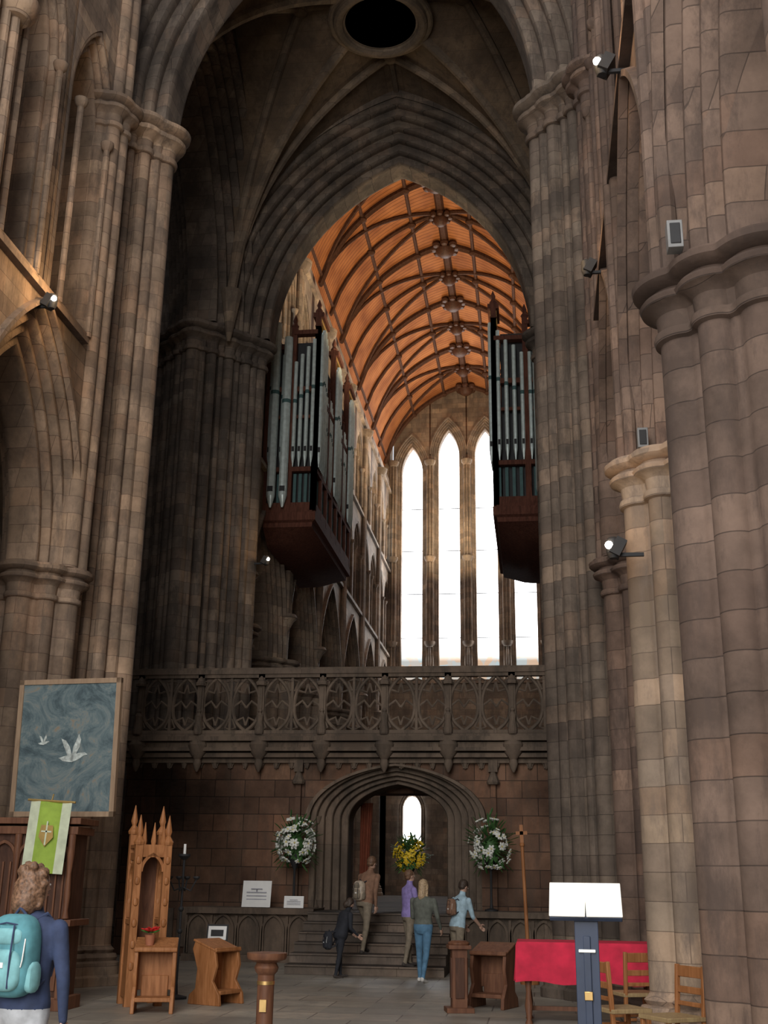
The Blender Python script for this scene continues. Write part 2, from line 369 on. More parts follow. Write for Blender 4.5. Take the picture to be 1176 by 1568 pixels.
# ------------------------------------------------------------------ choir
Y0,Y1=29.85,62.0; NB=6; BW=(Y1-Y0)/NB
for sx in(-1,1):
    mb=MB(); XC=5.0; mp=mapN(sx*XC); PA=mould(.75,.6,.15,4,.06); c=cfor(1.85,3.6)
    gl=MB()
    for i in range(NB):
        yc=Y0+(i+.5)*BW; hb=BW/2
        arch(mb,mp,yc,8.2,1.85,c,PA,n=16,zb=8.0); panel(mb,mp,yc,8.2,1.85,c,.75,hb,13.2,-.6,.6,n=16,zb=8.1)
        arch(mb,mp,yc,8.2,2.58,c,[(0,-sx*.6),(0,-sx*.72),(.08,-sx*.72),(.1,-sx*.6)],n=16)
        for j in(-1,1):
            ya=yc+j*hb/2; w=.78; cw=cfor(w,1.1); PT=mould(.35,.6,.3,3,.035)
            arch(mb,mp,ya,16.0,w,cw,PT,n=10,zb=13.5); panel(mb,mp,ya,16.0,w,cw,.35,hb/2,18.0,-.6,.6,zb=13.2,n=10)
            w=.62; cw=cfor(w,1.2)
            arch(mb,mp,ya,20.3,w,cw,PT,n=10,zb=18.5); panel(mb,mp,ya,20.3,w,cw,.35,hb/2,23.4,-.6,.6,zb=18.0,n=10)
            gl.box((sx*(XC+.5),ya,20.2),(.04,1.3,3.3))
            mb.tube([(sx*(XC-.2),ya,13.5),(sx*(XC-.2),ya,16.4)],.06,8)
            for q in(-1,1):
                for (za,zb_) in((13.4,16),(18.4,20.3)):
                    mb.tube([(sx*(XC-.62),ya+q*.85,za),(sx*(XC-.62),ya+q*.85,zb_)],.06,8); mb.lathe([(.06,0),(.12,.1),(.13,.18)],(sx*(XC-.62),ya+q*.85,zb_-.15),10)
        yb=Y0+i*BW
        for dy in(-.2,0,.2): mb.tube([(sx*(XC-.68),yb+dy,9.5),(sx*(XC-.68),yb+dy,22.4)],.1,10)
        mb.lathe([(.05,-.5),(.25,-.1),(.36,0),(.3,.1)],(sx*(XC-.65),yb,9.6),12); mb.lathe([(.28,0),(.4,.2),(.42,.35)],(sx*(XC-.65),yb,22.1),12)
        cluster(mb,sx*XC,yb,nave_circ(.75,.24,.18),0,base_p(1.0,.8)+cap_p(8.2,.9),n=100)
    for z in(13.3,18.05,22.7): mb.box((sx*(XC-.66),(Y0+Y1)/2,z),(.14,Y1-Y0-.1,.14))
    mb.make('wall_choir_north' if sx<0 else 'wall_choir_south',ST_CHOIR)
    g=plain('clerestory_glass_%d'%(sx+1),(.72,.85,.95),.4,0,1.6,.2,3); gl.make('window_1' if sx<0 else 'window_2',g)
    mb=MB(); mb.box((sx*9.5,46,8),(.4,32,14)); mb.box((sx*7.5,46,13.1),(3.8,32,.3)); mb.box((sx*6.4,46,17.6),(.2,32,9)); mb.make('wall_choir_aisle_north' if sx<0 else 'wall_choir_aisle_south',ST_CHOIR)
mb=MB(); gl=MB(); PT=mould(.42,.6,.2,4,.04); mp=mapE(62.0); ZB=11.9
for i,(x,zs) in enumerate(((-3.15,24.0),(-1.05,25.0),(1.05,25.0),(3.15,24.0))):
    w=.58;cw=cfor(w,1.6)
    arch(mb,mp,x,zs,w,cw,PT,n=12,zb=ZB); panel(mb,mp,x,zs,w,cw,.42,1.05,31,-.6,.6,zb=ZB,n=12)
    arch(mb,mp,x,zs,w+.42,cw,[(0,-.6),(0,-.72),(.07,-.72),(.08,-.6)],n=12)
    gl.box((x,62.35,19.3),(1.3,.04,15.2))
    for z in(14.5,17,19.5,22): gl.box((x,62.3,z),(1.2,.03,.04),1)
for x in(-4.2,-2.1,0,2.1,4.2):
    for q in(-.14,0,.14): mb.tube([(x+q,61.36-(.08 if q==0 else 0),ZB),(x+q,61.36-(.08 if q==0 else 0),24.4)],.07,8)
    for z in(24.3,13.8,18.6): mb.lathe([(.2,0),(.3,.15),(.32,.3)],(x,61.34,z),12)
mb.box((0,62,ZB/2),(10.5,1.2,ZB)); mb.box((-5.4,62,15),(2,1.2,31)); mb.box((5.4,62,15),(2,1.2,31)); mb.box((0,61.3,ZB),(9,.3,.2))
for x in(-3.1,-1.05,1.05,3.1): arch(mb,mapE(61.4),x,8.0,.7,.6,[(0,0),(0,-.15),(.15,-.15),(.2,0)],n=8,zb=6)
mb.make('wall_east',ST_CHOIR)
m,nt,b=new_mat('lancet_glass'); N=nt.nodes.new; L=nt.links.new
g=N('ShaderNodeNewGeometry'); sp=N('ShaderNodeSeparateXYZ'); L(g.outputs['Position'],sp.inputs[0])
vo=N('ShaderNodeTexVoronoi'); vo.inputs['Scale'].default_value=3; L(g.outputs['Position'],vo.inputs['Vector'])
mr=N('ShaderNodeMapRange'); L(sp.outputs[2],mr.inputs[0]); mr.inputs[1].default_value=13.2; mr.inputs[2].default_value=14.6
mx=N('ShaderNodeMix'); mx.data_type='RGBA'; L(mr.outputs[0],mx.inputs[0])
rr=N('ShaderNodeValToRGB'); rr.color_ramp.elements[0].color=(.8,.5,.3,1); rr.color_ramp.elements[1].color=(.5,.65,.7,1); L(vo.outputs['Color'],rr.inputs[0])
L(rr.outputs[0],mx.inputs[6]); mx.inputs[7].default_value=(.95,.97,1,1)
ms=N('ShaderNodeMapRange'); L(sp.outputs[2],ms.inputs[0]); ms.inputs[1].default_value=13.2; ms.inputs[2].default_value=14.6; ms.inputs[3].default_value=.8; ms.inputs[4].default_value=6
b.inputs['Base Color'].default_value=(.3,.3,.3,1); L(mx.outputs[2],b.inputs['Emission Color']); L(ms.outputs[0],b.inputs['Emission Strength'])
gl.make('window_3',[m,BLACK])
mb=MB(); arch(mb,mapE(61.2),-3.0,5.2,.45,cfor(.45,.8),mould(.22,.15,.06,2,.03),n=10,zb=3.4); mb.box((-3.0,61.25,4.5),(.9,.05,2.3),1); mb.ball((-3.0,61.25,5.3),(.44,.03,.6),1)
mb.make('window_4',[ST_CHOIR,plain('low_glass',(.9,.95,1),.5,0,6,.05)])
# timber vault
VW=4.9; VS=22.9; VR=6.2
def cz(x): return VS+pf(x,VW,VR)
TV,nt,b=new_mat('timber_boards'); N=nt.nodes.new; L=nt.links.new
g=N('ShaderNodeNewGeometry'); wv=N('ShaderNodeTexWave'); wv.bands_direction='Y'; wv.inputs['Scale'].default_value=1.3; L(g.outputs['Position'],wv.inputs['Vector'])
n=N('ShaderNodeTexNoise'); n.inputs['Scale'].default_value=1.0; n.inputs['Detail'].default_value=6; L(g.outputs['Position'],n.inputs['Vector'])
r=N('ShaderNodeValToRGB'); r.color_ramp.elements[0].position=.3;r.color_ramp.elements[1].position=.75; r.color_ramp.elements[0].color=(.24,.082,.027,1); r.color_ramp.elements[1].color=(.46,.18,.063,1); L(n.outputs[0],r.inputs[0])
r2=N('ShaderNodeValToRGB'); r2.color_ramp.elements[0].position=0;r2.color_ramp.elements[1].position=.12; r2.color_ramp.elements[0].color=(.4,.4,.4,1); r2.color_ramp.elements[1].color=(1,1,1,1); L(wv.outputs[0],r2.inputs[0])
mx=N('ShaderNodeMix'); mx.data_type='RGBA'; mx.blend_type='MULTIPLY'; mx.inputs[0].default_value=1; L(r.outputs[0],mx.inputs[6]); L(r2.outputs[0],mx.inputs[7]); L(mx.outputs[2],b.inputs['Base Color']); b.inputs['Roughness'].default_value=.75; b.inputs['Specular IOR Level'].default_value=.1
mb=MB(); vs=[];fs=[]; NX=32; NY=24
for a in range(NX+1):
    for k in range(NY+1):
        x=-VW*math.cos(PI*a/NX); vs.append((x,29.9+k*(61.4-29.9)/NY,cz(x)))
for a in range(NX):
    for k in range(NY): q=a*(NY+1)+k; fs.append((q,q+1,q+NY+2,q+NY+1))
mb.add(vs,fs)
def crib(p0,p1,r,n=14):
    pts=[(p0[0]+(p1[0]-p0[0])*i/n,p0[1]+(p1[1]-p0[1])*i/n) for i in range(n+1)]
    mb.tube([(x,y,cz(x)-.05) for x,y in pts],r,6,mat=1)
nr=12; dy=(61.2-Y0)/nr
for i in range(nr+1):
    y=Y0+.2+i*dy*.985
    for sx in(-1,1):
        crib((sx*4.7,y),(0,y),.18 if i%2==0 else .12)
        if i<nr:
            if i%2==0: crib((sx*4.7,y),(0,y+dy),.1)
            else: crib((0,y),(sx*4.7,y+dy),.1)
        for xx in(1.25,3.0): mb.ball((sx*xx,y,cz(xx)-.12),(.2,.2,.16),1,8,5)
    R=.55 if i%2==0 else .42
    mb.ball((0,y,cz(0)-.36),(R*.8,R*.8,.34),2,12,6)
    for k in range(8):
        a=PI*k/4; mb.ball((R*.95*math.cos(a),y+R*.95*math.sin(a),cz(0)-.25),(R*.35,R*.35,.16),2,8,4)
    if i==3: mb.ball((0,y,cz(0)-.66),(.25,.25,.1),3,10,5)
for x in(-4.6,-3.0,-1.25,1.25,3.0,4.6): crib((x,Y0),(x,61.3),.08,2)
crib((0,Y0),(0,61.3),.19,2)
mb.make('vault_choir',[TV,RIBW,W_DARK,GOLD])
# ------------------------------------------------------------------ floors
mb=MB(); mb.box((0,12,-.1),(20,48,.2)); mb.make('floor',ST_FLOOR)
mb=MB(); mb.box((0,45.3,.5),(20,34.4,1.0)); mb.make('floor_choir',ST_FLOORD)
# ------------------------------------------------------------------ stone choir screen
SY=26.3; DX=.27
mb=MB(); w=1.1; c=cfor(w,1.5); kz=.52
PD=mould(.82,.9,.3,5,.06)
mp=mapE(SY+.9)
arch(mb,mp,DX,2.95,w,c,PD,n=18,zb=1.0,kz=kz,mat=1)
panel(mb,mp,DX,2.95,w,c,.82,6.3,4.4,-.9,.9,zb=0,kz=kz,n=18)
arch(mb,mp,DX,2.95,w+.82,c,[(0,-.9),(0,-1.04),(.1,-1.04),(.12,-.9)],n=18,kz=kz*.95,mat=1)
for sx in(-1,1):
    for k in range(4):
        x=DX+sx*(1.25+.18*k)
        mb.lathe([(.07,0),(.1,.05),(.06,.12),(.05,.2)],(x,SY+.75-.2*k,1.02),10,1); mb.lathe([(.05,0),(.09,.08),(.11,.16)],(x,SY+.75-.2*k,2.85),10,1)
    mb.box((DX+sx*2.2,SY-.06,2.6),(.12,.14,3.2)); mb.box((DX+sx*2.2,SY-.1,4.1),(.2,.2,.26),1); mb.lathe([(.13,0),(.15,.05),(.02,.35)],(DX+sx*2.2,SY-.14,3.7),8,1)
    for k in range(3): mb.box((DX+sx*(3.4+k*1.0),SY-.03,.6),(.9,.06,.8),1)
for z,h,p in((4.22,.1,.1),(4.33,.1,.26),(4.45,.08,.4),(4.55,.12,.32),(4.68,.1,.46),(4.76,.06,.38)): mb.box((0,SY+.6-p/2,z),(12.6,1.3+p,h),1)
PY=SY-.28; DZ=-.2
posts=[.05+1.44*k for k in range(-4,5)]
for x in posts:
    mb.lathe([(.02,-.5),(.07,-.42),(.1,-.32),(.08,-.22),(.19,-.08),(.24,.1),(.2,.2)],(x,PY-.04,4.45),10,1)
    mb.box((x,PY,5.7+DZ),(.15,.18,1.5),1); mb.box((x,PY-.1,5.5+DZ),(.07,.06,1.1),1)
    mb.lathe([(.1,0),(.11,.1),(.07,.3),(.09,.42),(.04,.5)],(x,PY-.13,4.98+DZ),10,1); mb.ball((x,PY-.13,5.52+DZ),.055,1)
    mb.lathe([(.12,0),(.13,.05),(.02,.22)],(x,PY-.12,6.1+DZ),8,1)
for k in range(45):
    x=-6.1+k*.277; mb.ball((x,PY+.02,4.5),(.07,.05,.05),1,8,4)
for k in range(len(posts)-1):
    for q in range(3):
        x=posts[k]+.36*(q+1); mb.lathe([(.01,-.16),(.05,-.08),(.06,0)],(x,SY-.08,4.2),8,1)
        arch(mb,mapE(SY-.04),posts[k]+.18+.36*q,4.06,.13,.03,[(0,.03),(0,-.04),(.035,-.04),(.035,.03)],n=5,mat=1)
mb.box((0,PY,6.42+DZ),(12.6,.26,.1),1); mb.box((0,PY,6.33+DZ),(12.6,.18,.08),1); mb.box((0,PY,5.02+DZ),(12.6,.2,.12),1)
mb.box((0,PY,6.5+DZ),(12.6,.16,.05),1)
for i in range(len(posts)-1):
    x0=posts[i]
    for j in range(2):
        xc=x0+.36+j*.72; h=.31; t=.042
        for sx in(-1,1):
            a=[(xc+sx*h*(1-(q/8)**2.2),PY,5.62+DZ+.68*(q/8)**.8) for q in range(9)]
            b_=[(xc+sx*h*(1-(q/8)**2.2),PY,5.62+DZ-.55*(q/8)**.8) for q in range(9)]
            mb.tube(a,t,6,1); mb.tube(b_,t,6,1)
            mb.tube([(xc+sx*h,PY,5.62+DZ),(xc+sx*.12,PY,5.76+DZ),(xc,PY,5.6+DZ)],.03,6,1)
            mb.tube([(xc+sx*h*.75,PY,6.0+DZ),(xc+sx*.06,PY,5.95+DZ),(xc,PY,6.15+DZ)],.028,6,1)
            mb.tube([(xc+sx*h*.75,PY,5.3+DZ),(xc+sx*.06,PY,5.38+DZ),(xc,PY,5.2+DZ)],.028,6,1)
            mb.tube([(xc+sx*.36,PY,6.25+DZ),(xc+sx*.22,PY,6.2+DZ),(xc+sx*.31,PY,5.98+DZ)],.028,6,1)
            mb.tube([(xc+sx*.36,PY,5.1+DZ),(xc+sx*.24,PY,5.15+DZ),(xc+sx*.33,PY,5.35+DZ)],.028,6,1)
    mb.box((x0+.72,PY,5.7+DZ),(.06,.1,1.3),1)
mb.make('stone_choir_screen',[ST_SCREEN,ST_CARVE])
mb=MB(); mb.box((-2.2,29.5,2.5),(.5,3,3.2)); mb.box((2.4,29.5,2.5),(.5,3,3.2)); mb.box((.1,28.6,4.0),(4.6,.8,.7)); mb.make('wall_screen_passage',ST_SCREEN)
mb=MB()
for i in range(6):
    y=21.9+i*.42; mb.box((.25,(y+26.28)/2,.17*i+.085),(2.9,26.28-y,.17))
    mb.box((.25,y-.01,.17*i+.155),(2.9,.06,.03))
mb.make('stone_steps',ST_STEP)
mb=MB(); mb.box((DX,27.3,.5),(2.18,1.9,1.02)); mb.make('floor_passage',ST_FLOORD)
for x0,x1 in((-4.0,-1.3),(1.85,4.2)):
    mb=MB(); xc=(x0+x1)/2;W=x1-x0; mb.box((xc,25.55,.5),(W,1.1,.9)); mb.box((xc,25.5,1.0),(W+.1,1.3,.12)); mb.box((xc,25.5,.07),(W+.06,1.3,.14))
    n=5
    for i in range(n):
        x=x0+W*(i+.5)/n; arch(mb,mapE(24.98),x,.62,W/n*.36,.1,[(0,0),(0,-.05),(.05,-.05),(.05,0)],n=6,zb=.15)
        mb.box((x0+W*i/n+.02,24.98,.5),(.05,.1,.8))
    mb.make('stone_altar',ST_CARVE)
# ------------------------------------------------------------------ organ cases
def organ(xi,sx,ya,yb):
    e=empty('organ_case',(0,0,-.4)); c=MB(); xo=sx*4.38; W=abs(xo-xi); xm=(xi+xo)/2
    def ring(z,ix,iy): return [(xi+sx*ix,ya+iy,z),(xi+sx*ix,yb-iy,z),(xo,yb-iy,z),(xo,ya+iy,z)]
    R=[ring(11.5,1.0,.8),ring(11.6,.7,.55),ring(11.85,.2,.16),ring(11.92,.02,.02),ring(12.05,0,0),ring(12.1,-.1,-.1),ring(12.35,-.1,-.1),ring(12.4,0,0)]
    vs=[p for r in R for p in r]; fs=[(0,1,2,3)]+[(i*4+k,i*4+(k+1)%4,i*4+4+(k+1)%4,i*4+4+k) for i in range(len(R)-1) for k in range(4)]+[tuple(len(vs)-4+k for k in range(4))]
    c.add(vs,fs)
    c.box((xm,(ya+yb)/2,15.2),(W*.8,(yb-ya)*.92,5.6),1)
    for z,h in((12.5,.3),(13.7,.14),(16.3,.16)):
        c.box((xi,(ya+yb)/2,z),(.16,yb-ya,h)); c.box((xm,ya,z),(W,.16,h))
    n=7; Z=18.9
    for i in range(n+1):
        y=ya+(yb-ya)*i/n; hgt=Z if i in(0,1,3,4,6,7) else 17.0
        c.box((xi,y,(12.4+hgt)/2),(.17,.17,hgt-12.4)); c.lathe([(.1,0),(.12,.05),(.05,.15),(.08,.25),(.01,.45)],(xi,y,hgt),8)
    for x in(xi,xm,xo): c.box((x,ya,15.4),(.17,.17,6.0)); c.lathe([(.1,0),(.12,.05),(.05,.15),(.08,.25),(.01,.45)],(x,ya,18.4),8)
    for i in (0,3,6):
        y=ya+(yb-ya)*(i+.5)/n; c.box((xi,y,Z-.1),(.34,(yb-ya)/n+.14,.16)); c.box((xi,y,Z-.28),(.2,(yb-ya)/n,.12),3)
        for q in range(4): c.box((xi,y+(q-1.5)*.2,Z+.08),(.1,.08,.22),0,0,0,0,.3)
    for k in range(2): c.box((xm+(k-.5)*W/2,ya,18.2 if k else 17.7),(W/2,.24,.14)); c.box((xm+(k-.5)*W/2,ya,15.4),(W/2,.1,.1))
    for i in range(n):
        for q in range(5): c.box((xi+sx*.03,ya+(yb-ya)*(i+(q+.5)/5)/n,13.1),(.03,.08,.95),2)
    for q in range(9): c.box((xm-W/2+W*(q+.5)/9,ya+.03,13.1),(.09,.03,.95),2)
    c.make('case',[W_CASE,BLACK,TEAL,GOLD],parent=e)
    p=MB()
    def pipe(x,y,z0,h,r):
        p.lathe([(r*.25,0),(r,.35),(r,.36),(r,.75)],(x,y,z0),10); p.lathe([(r,0),(r,h-.75)],(x,y,z0+.75),10)
        p.box((x,y,z0+.55),(r*1.2,r*2.1,.16),1); p.lathe([(r*1.04,0),(r*1.04,.12)],(x,y,z0+h*.6),10,2)
    for i in range(n):
        k=6
        for q in range(k):
            y=ya+(yb-ya)*(i+(q+.5)/k)/n; tw=i in(0,3,6); h=(4.4 if tw else 2.8)+(.35-abs(q-2.5)*.15)
            r=.06 if tw else .05; pipe(xi-sx*(.12 if tw else .02),y,13.78,h,r)
    for q in range(8):
        x=xm-W/2+W*(q+.5)/8; h=3.3+.25*abs(q-3.5); pipe(x,ya-.06,13.78,h,.062)
    for q in range(2): pipe(xo-sx*(.25+q*.36),ya-.25,12.45,6.0-.5*q,.13)
    p.make('pipes',[PIPE,BLACK,TEAL],parent=e)
organ(-2.9,-1,31.6,38.0); organ(2.5,1,31.6,38.0)
# ------------------------------------------------------------------ lamp fixtures
def lampfix(x,y,z,sx,en=60,col=(1,.66,.34),glow=1):
    mb=MB(); mb.box((x+sx*.18,y,z-.1),(.3,.04,.04)); mb.box((x+sx*.05,y,z-.02),(.12,.2,.2),0,0,0,.5); mb.lathe([(.05,-.14),(.08,-.07),(.08,.07),(.05,.1)],(x,y,z),12)
    if glow: mb.ball((x-sx*.05,y-.06,z),(.045,.045,.045),1,12,8)
    mb.make('spot_lamp',[BLACK,LAMP])
    l=bpy.data.lights.new('lamp_light','POINT'); l.energy=en; l.color=col; l.shadow_soft_size=.15
    o=bpy.data.objects.new('lamp_light',l); S.collection.objects.link(o); o.location=(x-sx*.55,y-.25,z+.2)
lampfix(-3.73,14.9,10.0,-1,55)
lampfix(4.33,10.7,10.2,1,35)
lampfix(4.33,14.9,10.1,1,30,glow=0)
lampfix(4.33,12.5,5.2,1,12)
lampfix(-3.42,28.3,9.6,-1,20)
for x,y in((4.6,8.15),(4.72,12.5)):
    mb=MB(); mb.box((x,y,6.47),(.12,.12,.24)); mb.box((x,y-.065,6.47),(.08,.01,.18),1); mb.make('loudspeaker',[GREYM,BLACK],bevel=.01)
# ------------------------------------------------------------------ furniture
def T(x,y,rz=0): return Matrix.Translation((x,y,0))@Matrix.Rotation(rz,4,'Z')
def xform(mb,M):
    mb.v=[tuple(M@Vector(p)) for p in mb.v]; return mb
m,nt,b=new_mat('painted_canvas'); N=nt.nodes.new; L=nt.links.new
g=N('ShaderNodeNewGeometry'); n=N('ShaderNodeTexNoise'); n.inputs['Scale'].default_value=1.8; n.inputs['Detail'].default_value=10; n.inputs['Roughness'].default_value=.78; n.inputs['Distortion'].default_value=1.4; L(g.outputs['Position'],n.inputs['Vector'])
r=N('ShaderNodeValToRGB'); cr=r.color_ramp; cr.elements[0].position=.3; cr.elements[0].color=(.035,.055,.065,1); cr.elements[1].position=.74; cr.elements[1].color=(.33,.37,.35,1)
for p,c_ in((.42,(.065,.10,.115,1)),(.5,(.115,.165,.18,1)),(.57,(.18,.22,.22,1)),(.63,(.26,.19,.12,1)),(.67,(.19,.235,.235,1))): e_=cr.elements.new(p); e_.color=c_
L(n.outputs[0],r.inputs[0]); L(r.outputs[0],b.inputs['Base Color']); b.inputs['Roughness'].default_value=.7; CANVAS=m
FRAME=wood('frame_wood',(.28,.19,.125),(.38,.27,.18)); BIRD=plain('bird_paint',(.46,.51,.49),.7,0,0,.5,16)
mb=MB(); W,H=1.6,1.92
mb.box((0,0,H/2),(W-.06,.03,H-.06),1)
for s_ in(-1,1): mb.box((s_*(W/2-.035),0,H/2),(.07,.07,H)); mb.box((0,0,H/2+s_*(H/2-.035)),(W,.07,.07))
def bird(cx,cz_,k):
    f=lambda s,d,z:(cx+s*k,-.02+d,cz_+z*k)
    mb.prism([(-.3,-.02),(-.2,-.08),(-.02,-.1),(.12,-.05),(.22,.02),(.3,.04),(.24,.08),(.12,.07),(-.02,.04),(-.15,.02)],f,-.004,0,2)
    mb.prism([(-.02,.03),(.06,.05),(.13,.18),(.15,.32),(.1,.42),(.05,.3),(.0,.18)],f,-.006,-.002,2); mb.prism([(-.1,.0),(-.02,.03),(-.07,.18),(-.16,.3),(-.26,.34),(-.2,.2)],f,-.006,-.002,2)
bird(.12,.82,.75); bird(-.35,1.02,.3)
xform(mb,Matrix.Translation((-3.2,15.9,2.42))@Matrix.Rotation(math.radians(-6),4,'Z')@Matrix.Rotation(math.radians(3),4,'X')); mb.make('framed_painting',[FRAME,CANVAS,BIRD])
mb=MB(); cx=-3.6; W=1.95
mb.box((cx,15.35,1.15),(W-.1,.5,2.1),1); mb.box((cx,15.33,.08),(W+.06,.62,.16)); mb.box((cx,15.33,1.05),(W+.1,.66,.08)); mb.box((cx,15.33,2.2),(W+.06,.6,.1)); mb.box((cx,15.33,2.32),(W+.14,.66,.08))
for k in range(6):
    x=cx-W/2+.05+k*(W-.1)/5; mb.box((x,15.06,.6),(.07,.08,.95)); mb.lathe([(.05,0),(.03,.1),(.045,.3),(.03,.55),(.05,.8),(.05,1.05)],(x,15.06,1.1),10)
    if k<5:
        xm=x+(W-.1)/10; arch(mb,mapE(15.07),xm,1.85,.14,.05,[(0,.02),(0,-.03),(.04,-.03),(.04,.02)],n=6); mb.box((xm,15.09,.58),(.24,.03,.7))
        for q in range(3): mb.box((xm-.1+.1*q,15.08,1.45),(.025,.03,.7))
mb.make('carved_wooden_cabinet',[W_MID,W_DARK],bevel=.006)
mb=MB(); GRN=plain('banner_green',(.30,.44,.06),.8); GRW=plain('banner_pale',(.62,.68,.5),.8)
def wav(x): return .02*math.sin(x*14)
nx=12; vs=[]
for k in range(nx+1):
    x=-.29+.58*k/nx; vs+=[(x,wav(x),0),(x,wav(x),.9)]
for k in range(nx): mb.add([vs[2*k],vs[2*k+2],vs[2*k+3],vs[2*k+1]],[(0,1,2,3)],0 if 2<k<9 else 1)
mb.tube([(-.33,0,.91),(.33,0,.91)],.015,8,2); mb.tube([(0,0,.91),(0,.03,1.0)],.01,6,2)
mb.prism([(-.1,.45),(0,.33),(.1,.45),(.08,.6),(-.08,.6)],lambda s,d,z:(s,-.03+d,z),-.002,0,2); mb.box((0,-.035,.5),(.02,.004,.3),1); mb.box((0,-.035,.52),(.14,.004,.02),1)
xform(mb,Matrix.Translation((-3.0,14.93,1.66))@Matrix.Rotation(math.radians(3),4,'Y')); mb.make('embroidered_banner',[GRN,GRW,GOLD])
mb=MB()
for s_ in(-1,1):
    for yy in(-.22,.22):
        h=2.05 if yy<0 else 2.2; mb.box((s_*.2,yy,h/2),(.1,.1,h)); mb.lathe([(.07,0),(.08,.04),(.03,.12),(.05,.18),(.005,.4)],(s_*.2,yy,h),8)
        for q in range(6): mb.ball((s_*.2,yy-.05,.5+q*.27),(.04,.03,.06),0,8,4)
    mb.box((s_*.2,0,.55),(.05,.4,.9)); arch(mb,mapN(s_*.2),0,1.55,.15,.1,[(0,.03),(0,-.03),(.05,-.03),(.05,.03)],n=6,zb=1.1); mb.box((s_*.2,0,1.9),(.06,.44,.1)); mb.box((s_*.2,0,1.05),(.07,.5,.06))
mb.box((0,.22,1.15),(.38,.04,1.8),1); mb.box((0,0,.45),(.38,.45,.06)); mb.box((0,-.22,1.95),(.42,.06,.12)); mb.box((0,0,2.03),(.48,.5,.05)); arch(mb,mapE(-.22),0,1.7,.13,.1,[(0,.03),(0,-.03),(.04,-.03),(.04,.03)],n=6)
for k in range(3): mb.lathe([(.03,0),(.04,.05),(.005,.3)],(-.13+.13*k,-.22,2.05),6)
xform(mb,T(-1.95,16.1,math.radians(30))); mb.make('carved_oak_stall',[W_OAK,W_MID],bevel=.006)
mb=MB(); mb.lathe([(.16,0),(.16,.03),(.03,.06),(.02,.2)],(0,0,0),12)
mb.tube([(0,0,.05),(0,0,1.9)],.018,8); mb.lathe([(.03,0),(.09,.05),(.09,.08)],(0,0,1.88),12)
for k in range(4):
    a=PI*k/2; mb.tube([(0,0,1.5),(.12*math.cos(a),.12*math.sin(a),1.45),(.2*math.cos(a),.2*math.sin(a),1.6)],.012,6); mb.lathe([(.02,0),(.05,.03),(.05,.05)],(.2*math.cos(a),.2*math.sin(a),1.6),8)
for zz in(.9,1.2): mb.ball((0,0,zz),.04)
mb.lathe([(.02,0),(.02,.14)],(0,0,1.96),8,1)
xform(mb,T(-1.72,17.0)); mb.make('iron_candle_stand',[BLACK,WHITE])
def prayer_desk(x,y,rz,mat,hh=.85):
    mb=MB(); pr=[(-.28,0),(.28,0),(.26,.12),(.16,.2),(.14,.45),(.24,hh-.1),(.2,hh),(-.16,hh-.12),(-.2,.5),(-.14,.3),(-.26,.14)]
    for s_ in(-1,1): mb.prism(pr,lambda s,d,z:(d,s,z),s_*.24-.025,s_*.24+.025)
    mb.box((0,.02,hh-.05),(.54,.44,.03),0,0,math.radians(18)); mb.box((0,-.17,hh-.1),(.54,.03,.05)); mb.box((0,.12,.5),(.44,.03,.5)); mb.box((0,-.1,.16),(.44,.3,.05)); mb.box((0,.1,.3),(.34,.05,.25))
    xform(mb,T(x,y,rz)); return mb.make('prayer_desk',mat,bevel=.008)
prayer_desk(-1.5,15.3,math.radians(15),W_OAK); prayer_desk(-1.0,16.5,math.radians(65),W_OAK,.8); prayer_desk(2.75,17.0,math.radians(-20),W_MID,.8)
mb=MB(); mb.lathe([(.05,0),(.07,.12),(.075,.13),(.06,.13)],(0,0,0),12,2)
for k in range(14):
    a=k*2.4; mb.ball((.07*math.cos(a),.07*math.sin(a),.17+.02*(k%3)),(.06,.025,.012),0 if k%3 else 1,8,4,Matrix.Rotation(a,3,'Z')@Matrix.Rotation(-.3,3,'Y'))
xform(mb,Matrix.Translation((-1.58,15.25,.79))); mb.make('poinsettia_plant',[plain('petal_red',(.7,.03,.03)),plain('leaf_green',(.06,.2,.04)),plain('pot',(.4,.15,.08))])
mb=MB(); mb.lathe([(.2,0),(.2,.04),(.13,.07),(.09,.1),(.075,.14),(.075,.8),(.1,.83),(.11,.86),(.09,.9),(.17,.93),(.18,.95),(.18,.985),(.12,.99),(.06,.985)],(0,0,0),28)
mb.lathe([(.079,0),(.079,.05)],(0,0,.25),24,1); mb.lathe([(.079,0),(.079,.03)],(0,0,.72),24,1); mb.box((0,-.08,.55),(.06,.02,.1),1)
xform(mb,T(.96,10.84)); mb.make('wooden_collection_post',[W_MID,BRASS])
mb=MB(); mb.box((0,0,.03),(.36,.36,.06)); mb.box((0,0,.42),(.2,.2,.74)); mb.box((0,0,.8),(.3,.3,.05)); mb.lathe([(.14,0),(.15,.03),(.1,.06)],(0,0,.82),20)
for a in range(4): mb.box((.105*math.cos(a*PI/2),.105*math.sin(a*PI/2),.42),(.02 if a%2==0 else .12,.12 if a%2==0 else .02,.5),1)
xform(mb,T(2.33,16.3,.2)); mb.make('donation_box_stand',[W_MID,W_DARK],bevel=.006)
RED=plain('red_cloth',(.6,.02,.06),.85,0,0,.25,5)
mb=MB(); cx,cy=3.98,15.5; W,D,HT=1.7,.75,.92
mb.box((cx,cy,HT-.02),(W,D,.04))
for sx in(-1,1):
    for sy in(-1,1): mb.lathe([(.05,0),(.03,.05),(.05,.2),(.03,.35),(.045,.5),(.03,.7),(.04,HT-.04)],(cx+sx*(W/2-.12),cy+sy*(D/2-.08),0),10)
    mb.box((cx+sx*(W/2-.12),cy,.15),(.06,D-.1,.05))
mb.box((cx,cy,.15),(W-.2,.05,.05))
